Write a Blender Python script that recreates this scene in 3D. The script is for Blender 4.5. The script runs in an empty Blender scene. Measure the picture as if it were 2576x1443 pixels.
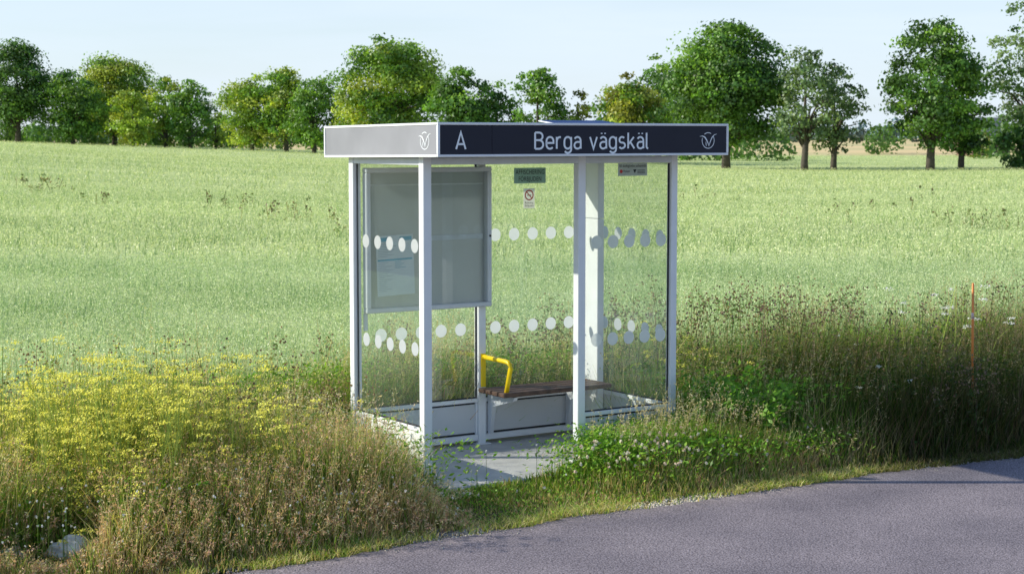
import bpy, bmesh, math, random
import numpy as np
from mathutils import Vector, Matrix
rng=np.random.default_rng(7); random.seed(7)
scene=bpy.context.scene; COL=scene.collection
F=4380.0; C=2.5; PITCH=0.0856; TH=0.5798; X0,Y0=-0.6203,12.4295
CT,ST=math.cos(TH),math.sin(TH)
W,D,M,B=2.243,1.0615,1.353,1.130
ZL,ZU=0.971,1.719
# ------------------------------------------------------------------ helpers
def L2W(u,v): return X0+u*CT-v*ST, Y0+u*ST+v*CT
def W2L(x,y):
    dx=x-X0; dy=y-Y0
    return dx*CT+dy*ST, -dx*ST+dy*CT
def sstep(a,b,x):
    t=np.clip((x-a)/(b-a),0,1); return t*t*(3-2*t)
def gz(x,y):
    x=np.asarray(x,float); y=np.asarray(y,float)
    a=np.clip(x/np.maximum(y,1.0),-.36,.36)
    G=-.60-3.6*a+9.8*a*a
    return G*sstep(14,165,y)*(1-sstep(290,420,y))
def pn(x,y,s=1.0,o=0.0):
    x=np.asarray(x)*s+o; y=np.asarray(y)*s-o*1.7
    return (np.sin(x*1.3+1.7*np.sin(y*.9+.4))+np.sin(y*1.9+1.3*np.sin(x*1.1))+np.sin((x+y)*2.7+np.sin(x*2.3-y*1.4)))/3
def new_mat(name):
    m=bpy.data.materials.new(name); m.use_nodes=True
    nt=m.node_tree; nt.nodes.clear(); out=nt.nodes.new('ShaderNodeOutputMaterial')
    return m,nt,out
def pmat(name,col,rough=.5,metal=0.0,noise=.12,nscale=12,bump=0.0,spec=.5,coat=0.0,bscale=None,trans=0.0):
    m,nt,out=new_mat(name)
    b=nt.nodes.new('ShaderNodeBsdfPrincipled')
    b.inputs['Roughness'].default_value=rough; b.inputs['Metallic'].default_value=metal
    b.inputs['Specular IOR Level'].default_value=spec; b.inputs['Coat Weight'].default_value=coat
    tc=nt.nodes.new('ShaderNodeTexCoord'); n=nt.nodes.new('ShaderNodeTexNoise')
    n.inputs['Scale'].default_value=nscale; n.inputs['Detail'].default_value=6
    nt.links.new(tc.outputs['Object'],n.inputs['Vector'])
    r=nt.nodes.new('ShaderNodeValToRGB')
    r.color_ramp.elements[0].position=.3; r.color_ramp.elements[1].position=.7
    r.color_ramp.elements[0].color=tuple(c*(1-noise) for c in col)+(1,)
    r.color_ramp.elements[1].color=tuple(min(1,c*(1+noise)) for c in col)+(1,)
    nt.links.new(n.outputs['Fac'],r.inputs[0]); nt.links.new(r.outputs[0],b.inputs['Base Color'])
    if bump>0:
        n2=nt.nodes.new('ShaderNodeTexNoise'); n2.inputs['Scale'].default_value=bscale or nscale*4; n2.inputs['Detail'].default_value=5
        nt.links.new(tc.outputs['Object'],n2.inputs['Vector'])
        bp=nt.nodes.new('ShaderNodeBump'); bp.inputs['Strength'].default_value=bump; bp.inputs['Distance'].default_value=.01
        nt.links.new(n2.outputs['Fac'],bp.inputs['Height']); nt.links.new(bp.outputs[0],b.inputs['Normal'])
    if trans>0:
        t=nt.nodes.new('ShaderNodeBsdfTranslucent'); nt.links.new(r.outputs[0],t.inputs[0])
        mx=nt.nodes.new('ShaderNodeMixShader'); mx.inputs[0].default_value=trans
        nt.links.new(b.outputs[0],mx.inputs[1]); nt.links.new(t.outputs[0],mx.inputs[2]); nt.links.new(mx.outputs[0],out.inputs[0])
    else: nt.links.new(b.outputs[0],out.inputs[0])
    return m
def veg_mat(name,trans=.35,tint=(1.15,1.2,.6),gloss=.04):
    m,nt,out=new_mat(name)
    at=nt.nodes.new('ShaderNodeAttribute'); at.attribute_name='col'
    d=nt.nodes.new('ShaderNodeBsdfDiffuse'); t=nt.nodes.new('ShaderNodeBsdfTranslucent')
    mx=nt.nodes.new('ShaderNodeMixShader'); mx.inputs[0].default_value=trans
    mc=nt.nodes.new('ShaderNodeVectorMath'); mc.operation='MULTIPLY'; mc.inputs[1].default_value=tint
    nt.links.new(at.outputs['Color'],d.inputs['Color']); nt.links.new(at.outputs['Color'],mc.inputs[0])
    nt.links.new(mc.outputs[0],t.inputs['Color'])
    nt.links.new(d.outputs[0],mx.inputs[1]); nt.links.new(t.outputs[0],mx.inputs[2])
    g=nt.nodes.new('ShaderNodeBsdfGlossy'); g.inputs['Roughness'].default_value=.45
    m2=nt.nodes.new('ShaderNodeMixShader'); m2.inputs[0].default_value=gloss
    nt.links.new(mx.outputs[0],m2.inputs[1]); nt.links.new(g.outputs[0],m2.inputs[2])
    nt.links.new(m2.outputs[0],out.inputs[0]); return m
def add_obj(name,mesh,mats=(),parent=None,**props):
    o=bpy.data.objects.new(name,mesh); COL.objects.link(o)
    for m in mats: mesh.materials.append(m)
    if parent: o.parent=parent
    for k,v in props.items(): o[k]=v
    return o
def empty(name,loc=(0,0,0),rot=0,**props):
    o=bpy.data.objects.new(name,None); COL.objects.link(o); o.location=loc; o.rotation_euler=(0,0,rot)
    o.empty_display_size=.3
    for k,v in props.items(): o[k]=v
    return o
class Acc:
    def __init__(s): s.V=[];s.C=[];s.Q=[];s.n=0
    def add(s,V,Q,Cc):
        V=np.asarray(V,float).reshape(-1,3); s.V.append(V); s.C.append(np.asarray(Cc,float).reshape(-1,3)); s.Q.append(np.asarray(Q,np.int64).reshape(-1,4)+s.n); s.n+=len(V)
    def mesh(s,name):
        V=np.concatenate(s.V); Q=np.concatenate(s.Q); Cc=np.concatenate(s.C)
        m=bpy.data.meshes.new(name); m.vertices.add(len(V)); m.vertices.foreach_set('co',V.astype(np.float32).ravel())
        m.loops.add(Q.size); m.loops.foreach_set('vertex_index',Q.astype(np.int32).ravel())
        m.polygons.add(len(Q)); m.polygons.foreach_set('loop_start',np.arange(0,Q.size,4,dtype=np.int32))
        m.update(calc_edges=True)
        a=m.attributes.new('col','FLOAT_COLOR','POINT')
        cc=np.ones((len(V),4),np.float32); cc[:,:3]=np.clip(Cc,0,.92); a.data.foreach_set('color',cc.ravel())
        return m
def blades(acc,P,H,Wd,lean,col,base_dark=.45,tipf=.12):
    n=len(P); 
    if n==0: return
    ang=rng.uniform(0,2*np.pi,n); side=np.stack([np.cos(ang),np.sin(ang),np.zeros(n)],1)*(Wd/2)[:,None]
    V=np.zeros((n,6,3)); Cc=np.zeros((n,6,3))
    for i,(t,wf) in enumerate([(0,1),(.55,.8),(1,tipf)]):
        off=np.zeros((n,3)); off[:,:2]=lean*(t**1.8)*H[:,None]; off[:,2]=H*t*(1-.25*t*np.minimum(1,np.linalg.norm(lean,axis=1)))
        V[:,2*i]=P+off-side*wf; V[:,2*i+1]=P+off+side*wf
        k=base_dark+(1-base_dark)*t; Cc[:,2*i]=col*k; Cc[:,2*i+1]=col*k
    idx=np.arange(n)[:,None,None]*6+np.array([[0,1,3,2],[2,3,5,4]])[None]
    acc.add(V,idx,Cc)
def cards(acc,P,N,w,h,col,diamond=False,vary=0.0,up=None):
    n=len(P)
    if n==0: return
    N=N/np.maximum(1e-6,np.linalg.norm(N,axis=1))[:,None]
    if up is None: up=rng.normal(size=(n,3))
    T=np.cross(N,up); T/=np.maximum(1e-6,np.linalg.norm(T,axis=1))[:,None]; Bv=np.cross(N,T)
    T=T*(w/2)[:,None]; Bv=Bv*(h/2)[:,None]
    if diamond: V=np.stack([P-Bv,P+T,P+Bv,P-T],1)
    else: V=np.stack([P-T-Bv,P+T-Bv*.8,P+T*.8+Bv,P-T+Bv],1)
    idx=np.arange(n)[:,None]*4+np.arange(4)[None]
    acc.add(V,idx,np.repeat(col[:,None,:],4,1))
def runit(n):
    a=rng.normal(size=(n,3)); return a/np.linalg.norm(a,axis=1)[:,None]
def cmix(n,cols,probs,var=.25):
    c=np.array(cols)[rng.choice(len(cols),n,p=np.array(probs)/sum(probs))]
    return c*rng.uniform(1-var,1+var,(n,1))
def boxes_mesh(name,boxes,bevel=.003,fn=None):
    bm=bmesh.new()
    for b in boxes:
        u0,u1,v0,v1,z0,z1=b[:6]; mi=b[6] if len(b)>6 else 0
        t=bmesh.new(); bmesh.ops.create_cube(t,size=1)
        for vv in t.verts:
            vv.co=Vector((u0+(vv.co.x+.5)*(u1-u0),v0+(vv.co.y+.5)*(v1-v0),z0+(vv.co.z+.5)*(z1-z0)))
        bv=min(bevel,.3*min(abs(u1-u0),abs(v1-v0),abs(z1-z0)))
        if bv>0: bmesh.ops.bevel(t,geom=list(t.edges),offset=bv,segments=1,affect='EDGES')
        for f in t.faces: f.material_index=mi
        tm=bpy.data.meshes.new('t'); t.to_mesh(tm); t.free(); bm.from_mesh(tm); bpy.data.meshes.remove(tm)
    if fn:
        for vv in bm.verts: vv.co=fn(vv.co)
    m=bpy.data.meshes.new(name); bm.to_mesh(m); bm.free(); return m
def tube_into(bm,pts,rad,sides=10,mi=0,cap=True):
    pts=[Vector(p) for p in pts]; rings=[]
    if not hasattr(rad,'__len__'): rad=[rad]*len(pts)
    for i,p in enumerate(pts):
        d=(pts[min(i+1,len(pts)-1)]-pts[max(i-1,0)]).normalized()
        a=Vector((0,0,1)) if abs(d.z)<.9 else Vector((1,0,0))
        s=d.cross(a).normalized(); t=d.cross(s)
        rings.append([bm.verts.new(p+(s*math.cos(2*math.pi*k/sides)+t*math.sin(2*math.pi*k/sides))*rad[i]) for k in range(sides)])
    for r0,r1 in zip(rings,rings[1:]):
        for k in range(sides):
            f=bm.faces.new((r0[k],r0[(k+1)%sides],r1[(k+1)%sides],r1[k])); f.material_index=mi; f.smooth=True
    if cap:
        f=bm.faces.new(rings[0][::-1]); f.material_index=mi; f=bm.faces.new(rings[-1]); f.material_index=mi
def bm_mesh(bm,name):
    bmesh.ops.recalc_face_normals(bm,faces=bm.faces)
    m=bpy.data.meshes.new(name); bm.to_mesh(m); bm.free(); return m
# ------------------------------------------------------------------ camera, sun, sky
cd=bpy.data.cameras.new('camera'); cam=bpy.data.objects.new('camera',cd); COL.objects.link(cam)
cam.location=(0,0,C); cam.rotation_euler=(math.pi/2-PITCH,0,0)
cd.sensor_width=36; cd.lens=F/2576*36; cd.clip_end=6000; cd.clip_start=.1
cd.dof.use_dof=True; cd.dof.focus_distance=13.0; cd.dof.aperture_fstop=7.0
scene.camera=cam
EL=27.4
sd=bpy.data.lights.new('sun','SUN'); sd.energy=5.0; sd.angle=math.radians(.5); sd.color=(1,.95,.80)
sun=bpy.data.objects.new('sun',sd); COL.objects.link(sun)
tosun=Vector((-math.cos(math.radians(EL)),0,math.sin(math.radians(EL))))
sun.rotation_euler=(-tosun).to_track_quat('-Z','Y').to_euler(); sun.location=(-20,10,20)
w=bpy.data.worlds.new('World'); scene.world=w; w.use_nodes=True; nt=w.node_tree; nt.nodes.clear()
out=nt.nodes.new('ShaderNodeOutputWorld'); bg=nt.nodes.new('ShaderNodeBackground'); bg.inputs[1].default_value=.15
sky=nt.nodes.new('ShaderNodeTexSky'); sky.sky_type='NISHITA'; sky.sun_disc=False
sky.sun_elevation=math.radians(EL); sky.sun_rotation=math.radians(-90); sky.air_density=1.0; sky.dust_density=.6; sky.ozone_density=2.0; sky.altitude=50
tc=nt.nodes.new('ShaderNodeTexCoord'); mp=nt.nodes.new('ShaderNodeMapping'); mp.inputs['Scale'].default_value=(3,3,26)
nz=nt.nodes.new('ShaderNodeTexNoise'); nz.inputs['Scale'].default_value=1.5; nz.inputs['Detail'].default_value=7; nz.inputs['Distortion'].default_value=.4
rp=nt.nodes.new('ShaderNodeMapRange'); rp.inputs[1].default_value=.35; rp.inputs[2].default_value=.75; rp.inputs[3].default_value=.78; rp.inputs[4].default_value=1.1
sepw=nt.nodes.new('ShaderNodeSeparateXYZ'); nt.links.new(tc.outputs['Generated'],sepw.inputs[0])
ramp=nt.nodes.new('ShaderNodeValToRGB'); el=ramp.color_ramp.elements; el[0].position=0.0; el[0].color=(.90,.90,.90,1); el[1].position=.30; el[1].color=(.04,.04,.04,1)
e2=el.new(.10); e2.color=(.68,.68,.68,1); nt.links.new(sepw.outputs['Z'],ramp.inputs[0])
mulf=nt.nodes.new('ShaderNodeMath'); mulf.operation='MULTIPLY'; nt.links.new(rp.outputs[0],mulf.inputs[0]); nt.links.new(ramp.outputs[0],mulf.inputs[1])
tint=nt.nodes.new('ShaderNodeMix'); tint.data_type='RGBA'; tint.blend_type='MULTIPLY'; tint.inputs[0].default_value=1; tint.inputs[7].default_value=(.92,1.0,1.10,1)
mx=nt.nodes.new('ShaderNodeMix'); mx.data_type='RGBA'; mx.inputs[7].default_value=(5.6,6.4,7.3,1)
nt.links.new(tc.outputs['Generated'],mp.inputs[0]); nt.links.new(mp.outputs[0],nz.inputs['Vector']); nt.links.new(nz.outputs['Fac'],rp.inputs[0])
nt.links.new(sky.outputs[0],tint.inputs[6]); nt.links.new(tint.outputs[2],mx.inputs[6]); nt.links.new(mulf.outputs[0],mx.inputs[0])
nt.links.new(mx.outputs[2],bg.inputs[0]); nt.links.new(bg.outputs[0],out.inputs[0])
scene.view_settings.view_transform='Standard'; scene.view_settings.look='None'; scene.view_settings.exposure=0
# ------------------------------------------------------------------ materials
mWhite=pmat('white_painted_metal',(.88,.89,.92),.35,noise=.04,nscale=6)
mAlu=pmat('anodised_aluminium',(.68,.71,.76),.35,.15,noise=.04)
mKick=pmat('grey_kick_panel',(.66,.67,.69),.6,noise=.03,nscale=3)
mDark=pmat('rubber_gasket',(.02,.02,.025),.6)
mNavy=pmat('dark_sign_panel',(.016,.018,.036),.4,noise=.08,nscale=4,spec=.25)
mNavyGlare=pmat('glare_sign_panel',(.27,.27,.30),.45,noise=.22,nscale=1.5,spec=.9)  # sun glare on the dark side panel, put into a lighter grey base
mLet=pmat('white_lettering',(.90,.94,1.0),.5,noise=.03)
mBlack=pmat('black_print',(.02,.02,.02),.6)
mGreenSign=pmat('grey_green_notice',(.50,.66,.61),.6,noise=.04,trans=.45)
mBeige=pmat('cream_notice',(.96,.95,.90),.6,noise=.02,trans=.6)
mRed=pmat('red_print',(.55,.03,.02),.5)
mYel=pmat('yellow_powder_coat',(.94,.66,.01),.35,noise=.05)
mWood=pmat('dark_brown_wood',(.10,.055,.038),.55,noise=.45,nscale=18,bump=.3)
mPaper=pmat('white_paper',(.88,.95,1.0),.8,noise=.02,trans=.22)
mCyan=pmat('cyan_print',(.05,.42,.60),.7)
mGreyPr=pmat('grey_print',(.42,.52,.60),.8)
mBack=pmat('case_backing',(.56,.59,.60),.7,noise=.04,nscale=2,trans=.42)
mConc=pmat('concrete',(.60,.58,.56),.85,noise=.16,nscale=5,bump=.4,bscale=60)
mSolar=pmat('solar_cells',(.04,.08,.22),.6,noise=.1,spec=.1)
mRoofTop=pmat('roof_metal',(.5,.5,.5),.6)
mDot=pmat('white_film',(.93,.94,.94),.6,noise=.02,trans=.58)
mOrange=pmat('orange_plastic',(.84,.27,.06),.45)
mRock=pmat('pale_rock',(.80,.77,.72),.85,noise=.3,nscale=9,bump=.8,bscale=18)
mBark=pmat('bark',(.085,.07,.055),.9,noise=.4,nscale=3,bump=.5)
mVeg=veg_mat('grass_blades',.45,(1.2,1.2,.6),.02); mLeaf=veg_mat('tree_leaves',.42,(1.25,1.25,.45)); mFlower=veg_mat('petals',.3,(1,1,1),0.0); mOat=veg_mat('oat_blades',.38,(1.08,1.1,.72),.05)
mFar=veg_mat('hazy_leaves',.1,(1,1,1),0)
def glass_mat(name,tint,haze,hc=(.72,.82,.78),refl=.11):
    m,nt,out=new_mat(name)
    t=nt.nodes.new('ShaderNodeBsdfTransparent'); t.inputs[0].default_value=tint+(1,)
    g=nt.nodes.new('ShaderNodeBsdfGlossy'); g.inputs['Roughness'].default_value=.01
    lw=nt.nodes.new('ShaderNodeLayerWeight'); lw.inputs[0].default_value=.5
    pw=nt.nodes.new('ShaderNodeMath'); pw.operation='POWER'; pw.inputs[1].default_value=5; nt.links.new(lw.outputs['Facing'],pw.inputs[0])
    mr0=nt.nodes.new('ShaderNodeMapRange'); mr0.inputs[3].default_value=refl; mr0.inputs[4].default_value=.9; nt.links.new(pw.outputs[0],mr0.inputs[0])
    m1=nt.nodes.new('ShaderNodeMixShader'); nt.links.new(mr0.outputs[0],m1.inputs[0]); nt.links.new(t.outputs[0],m1.inputs[1]); nt.links.new(g.outputs[0],m1.inputs[2])
    d=nt.nodes.new('ShaderNodeBsdfDiffuse'); d.inputs[0].default_value=hc+(1,)
    d2=nt.nodes.new('ShaderNodeBsdfTranslucent'); d2.inputs[0].default_value=hc+(1,)
    dm=nt.nodes.new('ShaderNodeMixShader'); dm.inputs[0].default_value=.5; nt.links.new(d.outputs[0],dm.inputs[1]); nt.links.new(d2.outputs[0],dm.inputs[2])
    n=nt.nodes.new('ShaderNodeTexNoise'); n.inputs['Scale'].default_value=2.2; n.inputs['Detail'].default_value=8
    tc=nt.nodes.new('ShaderNodeTexCoord'); nt.links.new(tc.outputs['Object'],n.inputs['Vector'])
    mr=nt.nodes.new('ShaderNodeMapRange'); mr.inputs[1].default_value=.3; mr.inputs[2].default_value=.75; mr.inputs[3].default_value=haze*.6; mr.inputs[4].default_value=haze*1.4
    nt.links.new(n.outputs['Fac'],mr.inputs[0])
    m2=nt.nodes.new('ShaderNodeMixShader'); nt.links.new(mr.outputs[0],m2.inputs[0]); nt.links.new(m1.outputs[0],m2.inputs[1]); nt.links.new(dm.outputs[0],m2.inputs[2])
    nt.links.new(m2.outputs[0],out.inputs[0]); return m
mGlass=glass_mat('shelter_glass',(.97,1.0,.98),.06)
mCaseGlass=glass_mat('case_glass',(.98,1.0,1.0),.08,refl=.07)
# ------------------------------------------------------------------ ground
def grid_mesh(name,xs,ys,zf):
    X,Y=np.meshgrid(xs,ys); Z=zf(X,Y); nx,ny=len(xs),len(ys)
    V=np.stack([X,Y,Z],-1).reshape(-1,3)
    i=np.arange(ny-1)[:,None]*nx+np.arange(nx-1)[None]
    Q=np.stack([i,i+1,i+nx+1,i+nx],-1).reshape(-1,4)
    a=Acc(); a.add(V,Q,np.full((len(V),3),.5)); m=a.mesh(name)
    m.polygons.foreach_set('use_smooth',np.ones(len(Q),bool)); return m
def spread(a,b,n): 
    t=np.linspace(-1,1,n); return a+np.sign(t)*(np.abs(t)**2.6)*b
m,nt,out=new_mat('ground_soil_and_grass')
geo=nt.nodes.new('ShaderNodeNewGeometry'); sep=nt.nodes.new('ShaderNodeSeparateXYZ'); nt.links.new(geo.outputs['Position'],sep.inputs[0])
n1=nt.nodes.new('ShaderNodeTexNoise'); n1.inputs['Scale'].default_value=6; n1.inputs['Detail'].default_value=8; nt.links.new(geo.outputs['Position'],n1.inputs['Vector'])
r1=nt.nodes.new('ShaderNodeValToRGB'); e=r1.color_ramp.elements; e[0].position=.35; e[0].color=(.06,.075,.025,1); e[1].position=.7; e[1].color=(.24,.20,.12,1)
nt.links.new(n1.outputs['Fac'],r1.inputs[0])
n2=nt.nodes.new('ShaderNodeTexNoise'); n2.inputs['Scale'].default_value=.012; n2.inputs['Detail'].default_value=6; nt.links.new(geo.outputs['Position'],n2.inputs['Vector'])
r2=nt.nodes.new('ShaderNodeValToRGB'); e=r2.color_ramp.elements; e[0].position=.38; e[0].color=(.62,.56,.30,1); e[1].position=.58; e[1].color=(.84,.64,.36,1)
nt.links.new(n2.outputs['Fac'],r2.inputs[0])
ab=nt.nodes.new('ShaderNodeMath'); ab.operation='ABSOLUTE'; nt.links.new(sep.outputs['Y'],ab.inputs[0])
mr=nt.nodes.new('ShaderNodeMapRange'); mr.inputs[1].default_value=40; mr.inputs[2].default_value=150; nt.links.new(ab.outputs[0],mr.inputs[0])
mxx=nt.nodes.new('ShaderNodeMix'); mxx.data_type='RGBA'; nt.links.new(mr.outputs[0],mxx.inputs[0]); nt.links.new(r1.outputs[0],mxx.inputs[6]); nt.links.new(r2.outputs[0],mxx.inputs[7])
bs=nt.nodes.new('ShaderNodeBsdfDiffuse'); nt.links.new(mxx.outputs[2],bs.inputs[0])
bp=nt.nodes.new('ShaderNodeBump'); bp.inputs['Distance'].default_value=.03; nt.links.new(n1.outputs['Fac'],bp.inputs['Height']); nt.links.new(bp.outputs[0],bs.inputs['Normal'])
nt.links.new(bs.outputs[0],out.inputs[0]); mGround=m
ys=np.concatenate([np.linspace(-600,5,14),np.linspace(6,30,50),np.geomspace(31,4500,130)])
gm=grid_mesh('ground',spread(0,3500,161),ys,lambda x,y: gz(x,y))
add_obj('ground',gm,[mGround],kind='structure',label='grassy verge soil and open farmland')
# crop canopy sheet
m,nt,out=new_mat('oat_canopy')
geo=nt.nodes.new('ShaderNodeNewGeometry')
def noise(scale,det=6,vec=None):
    n=nt.nodes.new('ShaderNodeTexNoise'); n.inputs['Scale'].default_value=scale; n.inputs['Detail'].default_value=det; nt.links.new(vec or geo.outputs['Position'],n.inputs['Vector']); return n
mpn=nt.nodes.new('ShaderNodeMapping'); mpn.inputs['Scale'].default_value=(.25,1,1); nt.links.new(geo.outputs['Position'],mpn.inputs[0])
na=noise(.16,8,mpn.outputs[0]); nb=noise(5,6)
ra=nt.nodes.new('ShaderNodeValToRGB'); e=ra.color_ramp.elements; e[0].position=.36; e[0].color=(.45,.56,.23,1); e[1].position=.66; e[1].color=(.68,.74,.36,1); nt.links.new(na.outputs['Fac'],ra.inputs[0])
rb=nt.nodes.new('ShaderNodeValToRGB'); e=rb.color_ramp.elements; e[0].position=.38; e[0].color=(.75,.78,.75,1); e[1].position=.62; e[1].color=(1.08,1.08,1.06,1); nt.links.new(nb.outputs['Fac'],rb.inputs[0])
mm=nt.nodes.new('ShaderNodeMix'); mm.data_type='RGBA'; mm.blend_type='MULTIPLY'; mm.inputs[0].default_value=.8; nt.links.new(ra.outputs[0],mm.inputs[6]); nt.links.new(rb.outputs[0],mm.inputs[7])
bs=nt.nodes.new('ShaderNodeBsdfDiffuse'); nt.links.new(mm.outputs[2],bs.inputs[0])
bp=nt.nodes.new('ShaderNodeBump'); bp.inputs['Distance'].default_value=.04; bp.inputs['Strength'].default_value=.4; nt.links.new(nb.outputs['Fac'],bp.inputs['Height']); nt.links.new(bp.outputs[0],bs.inputs['Normal'])
nt.links.new(bs.outputs[0],out.inputs[0]); mCanopy=m
av=np.linspace(-.62,.62,120); yv=np.concatenate([np.linspace(8,24,60),np.geomspace(24.3,285,150)])
A,Yg=np.meshgrid(av,yv); Xg=A*Yg; U,Vv=W2L(Xg,Yg)
Zc=gz(Xg,Yg)+.56*sstep(1.7,2.5,Vv)-.05*(1-sstep(1.6,1.8,Vv))+.03*pn(Xg,Yg,1.1)*sstep(2,3,Vv)
Zc-= .8*sstep(275,285,Yg)
V=np.stack([Xg,Yg,Zc],-1).reshape(-1,3); nx=len(av); i=np.arange(len(yv)-1)[:,None]*nx+np.arange(nx-1)[None]
Q=np.stack([i,i+1,i+nx+1,i+nx],-1).reshape(-1,4); a=Acc(); a.add(V,Q,np.full((len(V),3),.5)); cm=a.mesh('field')
cm.polygons.foreach_set('use_smooth',np.ones(len(Q),bool))
add_obj('field',cm,[mCanopy],kind='structure',label='pale green oat field reaching the tree line')
# oat plants
oat=Acc()
def wedge(n,y0,y1,amax=.335):
    y=np.sqrt(rng.uniform(y0*y0,y1*y1,n)); x=y*rng.uniform(-amax,amax,n); return x,y
LEAFC=[(.22,.37,.17),(.31,.47,.21),(.40,.54,.25)]; HEADC=[(.63,.73,.42),(.76,.81,.52),(.54,.65,.36)]
def oats(n,y0,y1,hs,lw,nl,ns,ss,far=0.0):
    x,y=wedge(n,y0,y1); u,v=W2L(x,y); k=v>1.75+.25*pn(x,y,2.0); x=x[k];y=y[k]; n=len(x)
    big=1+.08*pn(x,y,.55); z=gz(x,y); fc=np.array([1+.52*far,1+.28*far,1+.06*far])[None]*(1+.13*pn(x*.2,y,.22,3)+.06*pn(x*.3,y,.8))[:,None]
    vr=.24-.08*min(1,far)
    for j in range(nl):
        H=rng.uniform(.5,.78,n)*big*hs
        P=np.stack([x+rng.normal(0,.03,n),y+rng.normal(0,.03,n),z+.02],1)
        P[:,2]+=0 if lw<.02 else .25; H=H if lw<.02 else H-.2
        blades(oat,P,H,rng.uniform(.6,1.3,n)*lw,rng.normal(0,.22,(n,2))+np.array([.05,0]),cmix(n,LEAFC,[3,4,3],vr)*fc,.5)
    for j in range(ns):
        P=np.stack([x+rng.normal(0,.035,n),y+rng.normal(0,.035,n),z+rng.uniform(.56,.84,n)*big*hs],1)
        N=runit(n); N[:,2]*=.5
        cards(oat,P,N,rng.uniform(.6,1.2,n)*ss*.5,rng.uniform(.8,1.5,n)*ss,cmix(n,HEADC,[4,3,3],vr)*(fc*.6+.4),True)
oats(50000,12.5,26,1,.012,2,4,.020,0)
oats(60000,26,60,1,.022,1,3,.036,.5)
oats(66000,60,150,1.0,.035,1,1,.065,1)
oats(36000,150,275,.92,.06,1,1,.10,1.1)
add_obj('oat_crop',oat.mesh('oat_crop'),[mOat],kind='stuff',label='ripening pale green oats filling the field')
# weeds in the field
fw=Acc()
def px_ground(X,Y,z=.7):
    d=F*(C-z)/(Y-345.6); return (X-1288)/F*d, d
spots=[(95,470,8),(115,480,8),(275,500,5),(605,500,7),(715,530,8),(745,520,5),(520,505,4),(850,525,5),(870,560,4),(1760,435,3),(1830,425,3),(2065,525,4),(2380,460,3),(2440,530,9),(2500,540,8),(2180,500,4)]
for X,Y,cn in spots:
    x,y=px_ground(X,Y,.8); y=min(y,60); x=(X-1288)/F*y; s=.25+y*.004
    n=cn*2; P=np.stack([x+rng.normal(0,s,n),y+rng.normal(0,s,n),np.full(n,float(gz(x,y))+.3)],1)
    H=rng.uniform(.3,.75,n) 
    blades(fw,P,H,np.full(n,.0007*y),rng.normal(0,.15,(n,2)),cmix(n,[(.22,.16,.09),(.16,.20,.08),(.28,.27,.13)],[3,4,3]),.8,.5)
    k=n*4; idx=rng.integers(0,n,k); Q2=P[idx].copy(); Q2[:,2]+=H[idx]*rng.uniform(.5,1,k); Q2[:,:2]+=rng.normal(0,.03,(k,2))
    cards(fw,Q2,runit(k),np.full(k,.0010*y),np.full(k,.0016*y),cmix(k,[(.20,.16,.10),(.15,.20,.07)],[1,1]))
add_obj('field_weeds',fw.mesh('field_weeds'),[mVeg],kind='stuff',label='brown docks standing above the oats')
# ------------------------------------------------------------------ road
m,nt,out=new_mat('asphalt')
geo=nt.nodes.new('ShaderNodeNewGeometry')
n1=noise(100,3); n2=noise(1.1,6); vo=nt.nodes.new('ShaderNodeTexVoronoi'); vo.inputs['Scale'].default_value=78; nt.links.new(geo.outputs['Position'],vo.inputs['Vector'])
r1=nt.nodes.new('ShaderNodeValToRGB'); e=r1.color_ramp.elements; e[0].position=.1; e[0].color=(.36,.315,.345,1); e[1].position=.85; e[1].color=(.15,.128,.145,1)
nt.links.new(vo.outputs['Distance'],r1.inputs[0])
r2=nt.nodes.new('ShaderNodeValToRGB'); e=r2.color_ramp.elements; e[0].position=.3; e[0].color=(.78,.78,.80,1); e[1].position=.7; e[1].color=(1.2,1.18,1.15,1); nt.links.new(n2.outputs['Fac'],r2.inputs[0])
r3=nt.nodes.new('ShaderNodeValToRGB'); e=r3.color_ramp.elements; e[0].position=.35; e[0].color=(.58,.58,.58,1); e[1].position=.65; e[1].color=(1.42,1.42,1.42,1); nt.links.new(n1.outputs['Fac'],r3.inputs[0])
mA=nt.nodes.new('ShaderNodeMix'); mA.data_type='RGBA'; mA.blend_type='MULTIPLY'; mA.inputs[0].default_value=1; nt.links.new(r1.outputs[0],mA.inputs[6]); nt.links.new(r2.outputs[0],mA.inputs[7])
mB=nt.nodes.new('ShaderNodeMix'); mB.data_type='RGBA'; mB.blend_type='MULTIPLY'; mB.inputs[0].default_value=1; nt.links.new(mA.outputs[2],mB.inputs[6]); nt.links.new(r3.outputs[0],mB.inputs[7])
bs=nt.nodes.new('ShaderNodeBsdfPrincipled'); bs.inputs['Roughness'].default_value=.85; bs.inputs['Specular IOR Level'].default_value=.25
nt.links.new(mB.outputs[2],bs.inputs['Base Color'])
bp=nt.nodes.new('ShaderNodeBump'); bp.inputs['Distance'].default_value=.004; bp.inputs['Strength'].default_value=.6; bp.invert=True
nt.links.new(vo.outputs['Distance'],bp.inputs['Height']); nt.links.new(bp.outputs[0],bs.inputs['Normal']); nt.links.new(bs.outputs[0],out.inputs[0]); mAsph=m
us=np.concatenate([np.linspace(-60,-8,14),np.linspace(-7.9,14,700),np.linspace(15,90,16)])
def edge_v(u): return -1.56+.05*pn(u,u*.3,1.3)+.03*pn(u,u,6.0,2)+.02*pn(u,u*2,17.0,5)+.01*pn(u,u*2,41.0,1)-.10*sstep(-.6,-2.4,u)-.13*sstep(2.8,4.6,u)
vs=np.array([0,.02,.3,1,3,6,8.6])
pts=[]
for kk,vv in enumerate(vs):
    for uu in us:
        x,y=L2W(uu,float(edge_v(uu))-vv); pts.append((x,y,.004 if kk==0 else .018))
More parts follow.
